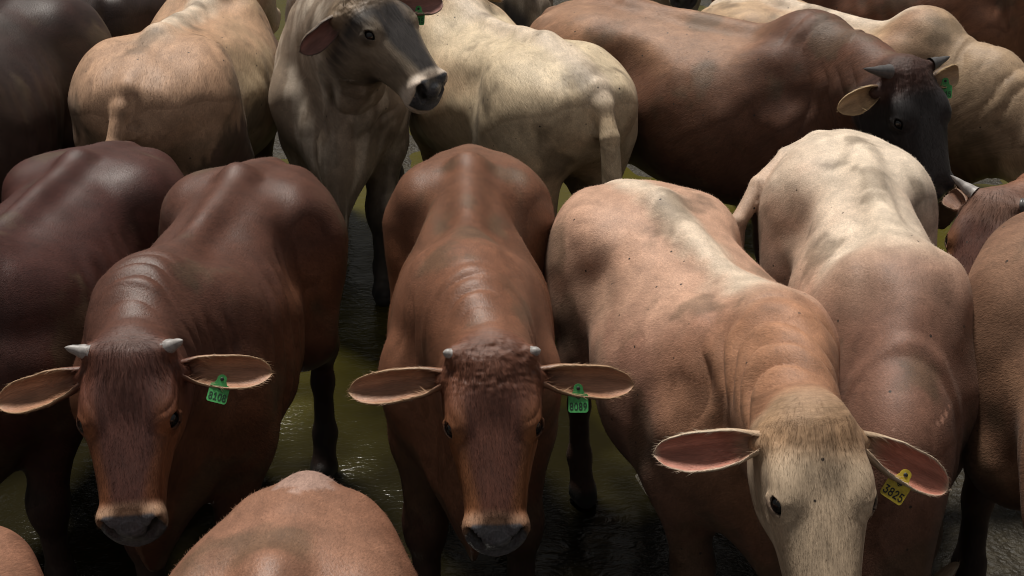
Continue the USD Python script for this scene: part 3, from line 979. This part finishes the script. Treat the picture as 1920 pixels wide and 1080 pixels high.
usdkit.material(stage, '/World/Looks/water_look', {
    'g': ('geometry', {}),
    'm1': ('mapping', {'scale': (9, 16, 1)}), 'm2': ('mapping', {'scale': (38, 60, 1)}),
    'n1': ('noise_texture', {'scale': 1, 'detail': 4, 'roughness': .55, 'distortion': .6}),
    'n2': ('noise_texture', {'scale': 1, 'detail': 3, 'roughness': .6}),
    'n3': ('noise_texture', {'scale': 1.3, 'detail': 3}),
    'zone': ('map_range', {'from_min': .45, 'from_max': .62, 'to_min': .06, 'to_max': 1.6}),
    'gy': ('separate_xyz', {}), 'gr': ('map_range', {'from_min': 4.0, 'from_max': 5.1, 'to_min': -.14, 'to_max': .14}), 'ga': ('math', {'math_type': 'add'}),  # far water painted brighter olive as if sunlit, near water darker as if shaded
    'h2': ('math', {'math_type': 'multiply'}), 'h': ('math', {'math_type': 'add'}),
    'bp': ('bump', {'strength': .30, 'distance': .02}),
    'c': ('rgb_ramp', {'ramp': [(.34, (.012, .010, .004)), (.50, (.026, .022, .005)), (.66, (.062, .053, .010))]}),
    'p': ('principled_bsdf', {'roughness': .13, 'specular_ior_level': .5, 'ior': 1.33}),
}, [('g.position', 'm1.vector'), ('g.position', 'm2.vector'), ('m1.vector', 'n1.vector'), ('m2.vector', 'n2.vector'), ('g.position', 'n3.vector'),
    ('n3.fac', 'zone.value'), ('n2.fac', 'h2.value1'), ('zone.result', 'h2.value2'), ('n1.fac', 'h.value1'), ('h2.value', 'h.value2'),
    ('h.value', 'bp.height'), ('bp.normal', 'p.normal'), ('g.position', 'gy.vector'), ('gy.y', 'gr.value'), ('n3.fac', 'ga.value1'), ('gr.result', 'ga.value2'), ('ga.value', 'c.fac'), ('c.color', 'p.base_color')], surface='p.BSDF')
usdkit.material(stage, '/World/Looks/mud_look', {
    'g': ('geometry', {}),
    'n1': ('noise_texture', {'scale': 9, 'detail': 6, 'roughness': .65}),
    'n2': ('noise_texture', {'scale': 70, 'detail': 4, 'roughness': .6}),
    'v': ('voronoi_texture', {'scale': 45, 'feature': 'smooth_f1', 'smoothness': .6}),
    'add': ('math', {'math_type': 'add'}),
    'bp': ('bump', {'strength': .9, 'distance': .012}),
    'c': ('rgb_ramp', {'ramp': [(.3, (.012, .009, .005)), (.55, (.026, .020, .010)), (.75, (.045, .037, .020))]}),
    'r': ('map_range', {'from_min': .3, 'from_max': .7, 'to_min': .30, 'to_max': .65}),
    'p': ('principled_bsdf', {'specular_ior_level': .35}),
}, [('g.position', 'n1.vector'), ('g.position', 'n2.vector'), ('g.position', 'v.vector'), ('n1.fac', 'c.fac'), ('c.color', 'p.base_color'),
    ('n2.fac', 'add.value1'), ('v.distance', 'add.value2'), ('add.value', 'bp.height'), ('bp.normal', 'p.normal'), ('n1.fac', 'r.value'), ('r.result', 'p.roughness')],
    surface='p.BSDF')

# ------------------------------------------------------------------ ground: trampled mud under a sheet of standing water
xs = np.unique(np.concatenate([np.linspace(-150, -8, 14), np.linspace(-8, 8, 260), np.linspace(8, 150, 14)]))
ys = np.unique(np.concatenate([np.linspace(-60, -1, 12), np.linspace(-1, 13, 240), np.linspace(13, 250, 18)]))
gx, gy = np.meshgrid(xs, ys, indexing='ij')
gp = np.stack([gx, gy, 0 * gx], -1)
gz = (meshkit.fbm(gp * .9 + 5, 4, 3) - .56) * .26 + (meshkit.fbm(gp * 7, 3, 9) - .5) * .035
gz = np.where((np.abs(gx) > 8.5) | (gy > 13.5) | (gy < -1.5), -.06, np.clip(gz, -.12, .03))
kk = np.arange(gx.size).reshape(gx.shape)
quads = np.stack([kk[:-1, :-1].ravel(), kk[1:, :-1].ravel(), kk[1:, 1:].ravel(), kk[:-1, 1:].ravel()], 1)
gpath, gm = obj('ground', (np.stack([gx, gy, gz], -1).reshape(-1, 3), quads), 'mud_look', smooth=True)
gm.GetPrim().SetCustomDataByKey('kind', 'structure')
wv = np.array([[-150, -60, .0], [150, -60, .0], [150, 250, .0], [-150, 250, .0]])
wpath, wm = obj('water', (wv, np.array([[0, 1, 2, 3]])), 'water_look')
wm.GetPrim().SetCustomDataByKey('kind', 'structure')

# ------------------------------------------------------------------ coats (base colours; lower tones hold some flank shade)
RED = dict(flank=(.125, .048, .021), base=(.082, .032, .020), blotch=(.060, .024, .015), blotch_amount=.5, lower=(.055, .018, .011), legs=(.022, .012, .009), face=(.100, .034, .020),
           mask=(.062, .023, .018), cheek=(.17, .058, .022), ring=(.40, .25, .16), ring_amount=.8, nose=(.085, .082, .090), ear=(.10, .036, .02), ear_in=(.34, .17, .10), ear_rim=(.45, .30, .18))
RED2 = dict(RED, flank=(.18, .066, .028), base=(.138, .060, .032), blotch=(.105, .041, .021), face=(.135, .050, .026), mask=(.070, .024, .016), cheek=(.19, .072, .027),
            ring_amount=.5, lower=(.060, .020, .013), fore=(.165, .070, .038), crown=(.12, .045, .025), ear=(.17, .08, .045))
DARK = dict(RED, flank=(.052, .017, .011), base=(.050, .016, .012), blotch=(.034, .011, .009), lower=(.030, .011, .009), face=(.05, .02, .015))
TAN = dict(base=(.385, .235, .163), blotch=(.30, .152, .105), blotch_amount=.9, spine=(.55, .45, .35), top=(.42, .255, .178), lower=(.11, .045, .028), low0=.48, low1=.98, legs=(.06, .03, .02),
           fore=(.30, .150, .085), fore0=.30, fore1=.62, face=(.43, .325, .225), ring=(.5, .36, .25), nose=(.10, .07, .06), crown=(.33, .19, .10), ear=(.38, .27, .18), ear_in=(.42, .17, .12), ear_rim=(.6, .5, .38),
           eye_skin=(.10, .06, .05))
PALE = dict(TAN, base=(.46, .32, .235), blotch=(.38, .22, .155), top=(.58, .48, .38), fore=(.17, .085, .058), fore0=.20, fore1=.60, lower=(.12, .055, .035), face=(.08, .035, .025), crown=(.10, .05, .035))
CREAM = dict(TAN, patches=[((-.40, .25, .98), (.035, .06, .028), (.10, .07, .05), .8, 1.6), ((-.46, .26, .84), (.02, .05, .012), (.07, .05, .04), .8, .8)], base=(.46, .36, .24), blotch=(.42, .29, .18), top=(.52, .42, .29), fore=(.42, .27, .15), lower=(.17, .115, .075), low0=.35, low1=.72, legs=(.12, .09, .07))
GREYTAN = dict(TAN, patches=[((-.50, -.24, .56), (.28, .20, .36), (.075, .042, .032), .9, .25), ((.36, -.2, .7), (.2, .2, .35), (.12, .07, .045), .8, .5)], base=(.36, .27, .17), blotch=(.30, .20, .13), top=(.38, .23, .14), hind=(.36, .22, .14), fore=(.34, .20, .11), lower=(.09, .05, .033), low0=.5, low1=.75, legs=(.06, .03, .02))  # darker ragged patches on the right thigh and elbow
GREY = dict(face_streak=(.13, .10, .078), streak=((.50, .42, .34), .75, (17, 17, 2.6)), base=(.33, .265, .21), blotch=(.15, .118, .096), blotch_amount=.9, lower=(.11, .09, .075), legs=(.035, .03, .027), fore=(.25, .19, .14), face=(.026, .022, .021),
            cheek=(.22, .17, .12), crown=(.27, .19, .12), ring=(.62, .52, .43), ring_amount=.95, nose=(.045, .045, .05), ear=(.15, .11, .08), ear_in=(.25, .12, .10), ear_rim=(.06, .05, .04))
HORNED = dict(base=(.135, .062, .035), blotch=(.10, .043, .024), top=(.27, .15, .09), lower=(.045, .018, .012), low0=.5, low1=.95, legs=(.03, .015, .01), fore=(.105, .045, .026), face=(.012, .010, .011),
              crown=(.06, .025, .018), nose=(.016, .015, .017), ear=(.10, .06, .035), ear_in=(.42, .28, .16), ear_rim=(.5, .36, .2))
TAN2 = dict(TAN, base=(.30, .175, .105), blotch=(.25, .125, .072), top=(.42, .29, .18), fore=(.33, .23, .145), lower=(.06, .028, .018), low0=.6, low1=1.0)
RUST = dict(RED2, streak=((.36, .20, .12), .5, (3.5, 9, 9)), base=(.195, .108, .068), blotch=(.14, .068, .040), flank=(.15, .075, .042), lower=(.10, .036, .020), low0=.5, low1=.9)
ROAN = dict(RED2, flank=(.20, .072, .032), base=(.185, .080, .044), blotch=(.135, .052, .028), top=(.215, .108, .068))

G_HERD = None


def W(x, y, z):
    return (x, y, z)


NEAR = .0125
# A: dark red, tag 8108
make_cow('red_steer', 'dark red-brown young bull facing left of centre with pale horn buds and green tag 8108', None,
         (-.80, 3.98), (-.105, -.994), 1.03, length=.88, mat='coat_gloss_look', w=.90, hollow=1.0, ribs=1.3, seed=1, fur=130000, h=NEAR, eyes2=True, hump=.7, hump_x=.07, coat=RED, brow_folds=1.0,
         poll_w=(-.868, 2.55, 1.185), muzzle_w=(-.832, 2.245, .82), roll=2, head=.85, head_shape=(.95, 1.06),
         horns=dict(l=dict(d=(-.25, 1, .35), bend=(0, 0, .2), L=.055, r=.024, tip=.3), r=dict(d=(-.25, 1, .15), bend=(0, 0, .2), L=.060, r=.024, tip=.3)),
         ears=dict(l=dict(d=(.06, 1, -.10), n=(.05, .15, 1), L=.25, W=.060, droop=.02), r=dict(d=(.24, 1, -.12), n=(.05, .15, 1), L=.25, W=.060, droop=.02)),
         tag=dict(side=1, u=.46, v=-.48, out=(.25, -.85, .45), up=(.35, .1, 1), text='8108', mat='tag_green_look', ink='ink_green_look', s=.76))
# B: red-brown, tag 8089
make_cow('red_steer', 'red-brown steer in the centre facing forward with curly poll and green tag 8089', None,
         (-.14, 4.02), (.03, -.999), 1.05, length=.86, mat='coat_gloss_look', w=.78, hollow=1.25, seed=2, fur=130000, h=NEAR, eyes2=True, hump=.75, hump_x=.07, folds=1.3, coat=RED2, curl=.55, brow_folds=.8,
         poll_w=(-.045, 2.55, 1.175), muzzle_w=(-.030, 2.245, .81), roll=0, head=.85, head_shape=(.96, 1.02),
         horns=dict(l=dict(d=(-.15, 1, .45), L=.035, r=.021, tip=.4), r=dict(d=(-.15, 1, .45), L=.035, r=.021, tip=.4)),
         ears=dict(l=dict(d=(.07, 1, -.10), n=(.10, .1, 1), L=.265, W=.056, droop=.03), r=dict(d=(.07, 1, -.10), n=(.10, .1, 1), L=.265, W=.056, droop=.03)),
         tag=dict(side=1, u=.42, v=-.48, out=(0, -.9, .4), up=(.0, .1, 1), text='8089', mat='tag_green_look', ink='ink_green_look', s=.76))
# C: tan, yellow tag
make_cow('tan_steer', 'tan hornless steer at lower right with lowered pale face and yellow tag 3825', None,
         (.351, 3.857), (.261, -.965), 1.0, length=.92, w=1.02, belly=1.08, hollow=.25, ribs=.2, seed=3, fur=130000, h=NEAR, eyes2=True, hump=.95, hump_x=.08, folds=2.2, coat=TAN, curl=.15, tuft=.25,
         poll_w=(.622, 2.24, 1.20), muzzle_w=(.640, 1.94, .835), roll=-5, head=.92,
         ears=dict(l=dict(d=(.46, 1, -.18), n=(.05, .2, 1), L=.26, W=.060, droop=.02), r=dict(d=(.06, 1, -.15), n=(.15, .15, 1), L=.25, W=.058, droop=.02)),
         tag=dict(side=1, u=.50, v=-.55, out=(-.1, -.85, .45), up=(.55, 0, 1), text='3825', mat='tag_yellow_look', ink='ink_black_look', s=.84))
# D: bright pale back
make_cow('pale_cow', 'pale pinkish-tan cow with bright spine and tail curled to the left, head down', None,
         (1.12, 4.14), (-.105, -.994), 1.06, w=.80, rump=1.04, belly=1.0, hollow=.2, ribs=.2, seed=4, fur=100000, hump=0, coat=PALE, detail=False, neck=1.15, neck_lift=.12, folds=.3,
         poll_at=(.90, .02, .50), muzzle_at=(.93, .05, .06),
         tail_r=(.038, .026),
         tail_w=[(1.05, 4.20, 1.125), (.93, 4.11, 1.11), (.825, 4.00, 1.05), (.745, 3.92, .95), (.745, 3.90, .82), (.80, 3.90, .64)])
# E: far left
make_cow('maroon_cow', 'dark maroon cow at the left edge behind the tag 8108 steer, head out of view', None,
         (-1.36, 4.26), (-.12, -.993), 1.0, mat='coat_gloss_look', w=1.05, seed=5, fur=90000, coat=DARK, detail=False, hollow=.4,
         poll_at=(.93, -.25, 1.0), muzzle_at=(1.1, -.45, .6))
# F, F2: top left, dark
make_cow('dark_cow', 'very dark brown cow in the top left corner with rounded rump', None,
         (-2.12, 5.75), (-.05, -.99), 1.2, mat='coat_gloss_look', w=1.1, seed=6, fur=40000, fur_width=.0013, fur_length=.014, coat=dict(DARK, base=(.024, .013, .010), flank=(.030, .014, .010)), detail=False, hollow=.3,
         poll_at=(.90, -.3, .95), muzzle_at=(1.05, -.5, .55))
make_cow('dark_cow', 'dark brown cow standing behind the one in the top left corner', None,
         (-2.0, 6.12), (-.1, .99), 1.12, mat='coat_gloss_look', w=1.0, seed=7, h=.016, coat=dict(DARK, base=(.024, .013, .010), flank=(.030, .014, .010)), detail=False, hollow=.3,
         poll_at=(.95, 0, 1.15), muzzle_at=(1.25, 0, .8))
# G: grey-tan seen from behind
make_cow('fawn_cow', 'fawn cow at upper left seen from behind with dark thigh', None,
         (-1.45, 4.75), (.05, .998), 1.10, w=1.05, belly=1.12, hollow=.3, ribs=.2, folds=.4, tail_r=(.034, .02), tail=[(-.78, .02, 1.01), (-.845, .04, .90), (-.87, .05, .74), (-.86, .05, .56), (-.85, .05, .40)], seed=8, fur=70000, fur_width=.0013, fur_length=.014, coat=GREYTAN, detail=False,
         poll_at=(.98, 0, 1.2), muzzle_at=(1.3, 0, .9))
# H: grey bull
make_cow('grey_bull', 'grey brindled bull with dark face, white muzzle ring and hanging dewlap', None,
         (-.80, 6.62), (.05, -.999), 1.15, w=.95, seed=9, fur=80000, fur_width=.0013, fur_length=.014, h=.013, coat=GREY, dewlap=1.4, hump=1.5, folds=1.2, curl=.5, brow_folds=.8, neck=1.22, eyes2=True, category='bull',
         poll_w=(-.57, 5.00, 1.485), muzzle_w=(-.285, 4.80, 1.20), roll=0, head=1.0, head_shape=(.88, 1.12),
         ears=dict(r=dict(d=(.05, .75, -.55), n=(.6, .55, .35), L=.17, cup=(2.4, 1.3)), l=dict(d=(.22, 1, .0), n=(.5, .0, .9), L=.28, W=.065, droop=.0)),
         tag=dict(side=1, u=.50, v=-.55, out=(-.15, -.9, .3), text='7115', mat='tag_green_look', ink='ink_green_look', s=.9))
# I: cream from behind
make_cow('cream_cow', 'cream cow seen from behind with hanging tail, beside the grey bull', None,
         (.31, 4.90), (-.47, .88), 1.05, w=1.06, belly=1.10, hollow=.25, ribs=.1, folds=.4, tail_r=(.044, .022), tail=[(-.785, 0, 1.02), (-.86, .01, .92), (-.89, .015, .76), (-.885, .015, .58), (-.87, .01, .40)], seed=10, fur=80000, fur_width=.0013, fur_length=.014, coat=CREAM, detail=False,
         legs=dict(hl=.05, hr=.10), poll_at=(.93, -.16, 1.2), muzzle_at=(1.17, -.40, .9))
# J: horned brown
make_cow('horned_bull', 'brown bull with black face and grey horns wearing a round green tag', None,
         (.22, 5.90), (.79, -.61), 1.10, belly=1.25, w=1.05, hollow=.4, ribs=.2, seed=11, fur=80000, fur_width=.0013, fur_length=.014, h=.013, coat=HORNED, hump=1.25, folds=1.5, curl=.35, eyes2=True, category='bull', neck=1.0,
         poll_w=(1.472, 4.60, 1.275), muzzle_w=(1.595, 4.37, .87), roll=0, head=.96, head_shape=(.94, 1.08),
         horns=dict(r=dict(d=(-.15, 1, .1), bend=(-.04, -.03, .05), L=.13, r=.027, tip=.12, mat='horn_dark_look'), l=dict(d=(-.15, 1, .2), bend=(-.03, -.03, .04), L=.085, r=.026, tip=.2, mat='horn_dark_look')),
         ears=dict(r=dict(d=(.10, 1, -.15), n=(.3, .4, .7), L=.17, W=.05, cup=(2.2, 1.0)), l=dict(d=(-.25, 1, -.05), n=(.4, .0, .9), L=.19)),
         tag=dict(side=1, u=.42, v=-.55, out=(-.1, -.9, .3), text='1115', mat='tag_green_look', ink='ink_green_look', s=.9))
# K, L: behind
make_cow('tan_bull', 'tan humped bull at upper right standing behind the black-faced bull', None,
         (1.08, 6.5), (.66, -.75), 1.0, w=1.05, hollow=.5, seed=12, fur=60000, fur_width=.0013, fur_length=.014, coat=TAN2, detail=False, hump=1.6, folds=1.0, category='bull', neck=1.55, dewlap=1.6,
         poll_at=(1.05, .05, .88), muzzle_at=(1.25, .2, .5))
make_cow('brown_cow', 'red-brown cow at the top right corner behind the tan bull', None,
         (1.3, 7.25), (.93, -.36), 1.1, w=1.0, seed=13, h=.016, coat=dict(RED2, base=(.12, .055, .034)), detail=False, hollow=.4,
         poll_at=(.95, 0, 1.1), muzzle_at=(1.3, 0, .8))
# M: lowered head at the right
make_cow('brown_bull', 'brown cow entering at the right edge with lowered head and white horn tip', None,
         (3.30, 4.30), (-.985, -.17), 1.0, seed=14, fur=50000, fur_width=.0013, fur_length=.014, h=.013, coat=dict(RED2, base=(.15, .075, .048), face=(.10, .045, .03), crown=(.16, .085, .058), ear_in=(.14, .07, .045), ear_rim=(.2, .13, .09)), folds=1.3,
         poll_w=(1.60, 3.95, 1.01), muzzle_w=(1.40, 3.74, .68), roll=0, head=.92,
         horns=dict(r=dict(d=(-.3, 1, .2), bend=(0, 0, .3), L=.10, r=.028, tip=.2), l=dict(d=(-.3, 1, .2), bend=(0, 0, .3), L=.05, r=.03, tip=.6, mat='horn_dark_look')),
         ears=dict(l=dict(d=(-.5, .8, -.4), L=.16), r=dict(d=(-.5, .8, -.3), L=.16)))
# N: right edge
make_cow('rust_cow', 'rust-brown cow cut by the right edge with pale streaks on its flank', None,
         (1.53, 3.20), (-.02, -1), 1.15, w=1.06, belly=1.1, hollow=.15, seed=15, fur=90000, coat=RUST, detail=False,
         poll_at=(.95, 0, 1.05), muzzle_at=(1.2, 0, .65))
# O, P: bottom
make_cow('chestnut_cow', 'chestnut rump with pale tail head at the bottom edge between two red steers', None,
         (-.41, 2.13), (.0, -1), 1.0, mat='coat_gloss_look', w=.76, nub=1.1, seed=16, fur=120000, coat=dict(ROAN, patches=[((-.70, 0, 1.1), (.11, .06, .08), (.30, .20, .165), .8, .5)]), detail=False, hollow=.9, ribs=.3, h=NEAR,
         poll_at=(.95, 0, 1.05), muzzle_at=(1.2, 0, .65))
make_cow('chestnut_cow', 'sliver of a red-brown back in the bottom left corner', None,
         (-1.08, 2.00), (-.02, -1), 1.0, mat='coat_gloss_look', w=.90, seed=17, coat=dict(ROAN, base=(.15, .06, .035)), detail=False, hollow=.2,
         poll_at=(.95, 0, 1.05), muzzle_at=(1.2, 0, .65))
# Q, R: grey ones at the top
make_cow('grey_cow', 'grey cow at the top edge with lowered head and pale muzzle', None,
         (-.75, 8.9), (.60, -.80), 1.1, seed=18, h=.016, coat=GREY, detail=False, w=1.0,
         poll_w=(.00, 7.75, 1.0), muzzle_w=(.04, 7.55, .62))
make_cow('grey_cow', 'grey cow at the top edge whose legs show above the brown back', None,
         (.9, 9.6), (.05, -.99), 1.1, seed=19, h=.016, coat=dict(GREY, base=(.2, .17, .14)), detail=False, w=1.0,
         poll_at=(.95, 0, 1.2), muzzle_at=(1.3, 0, .85))
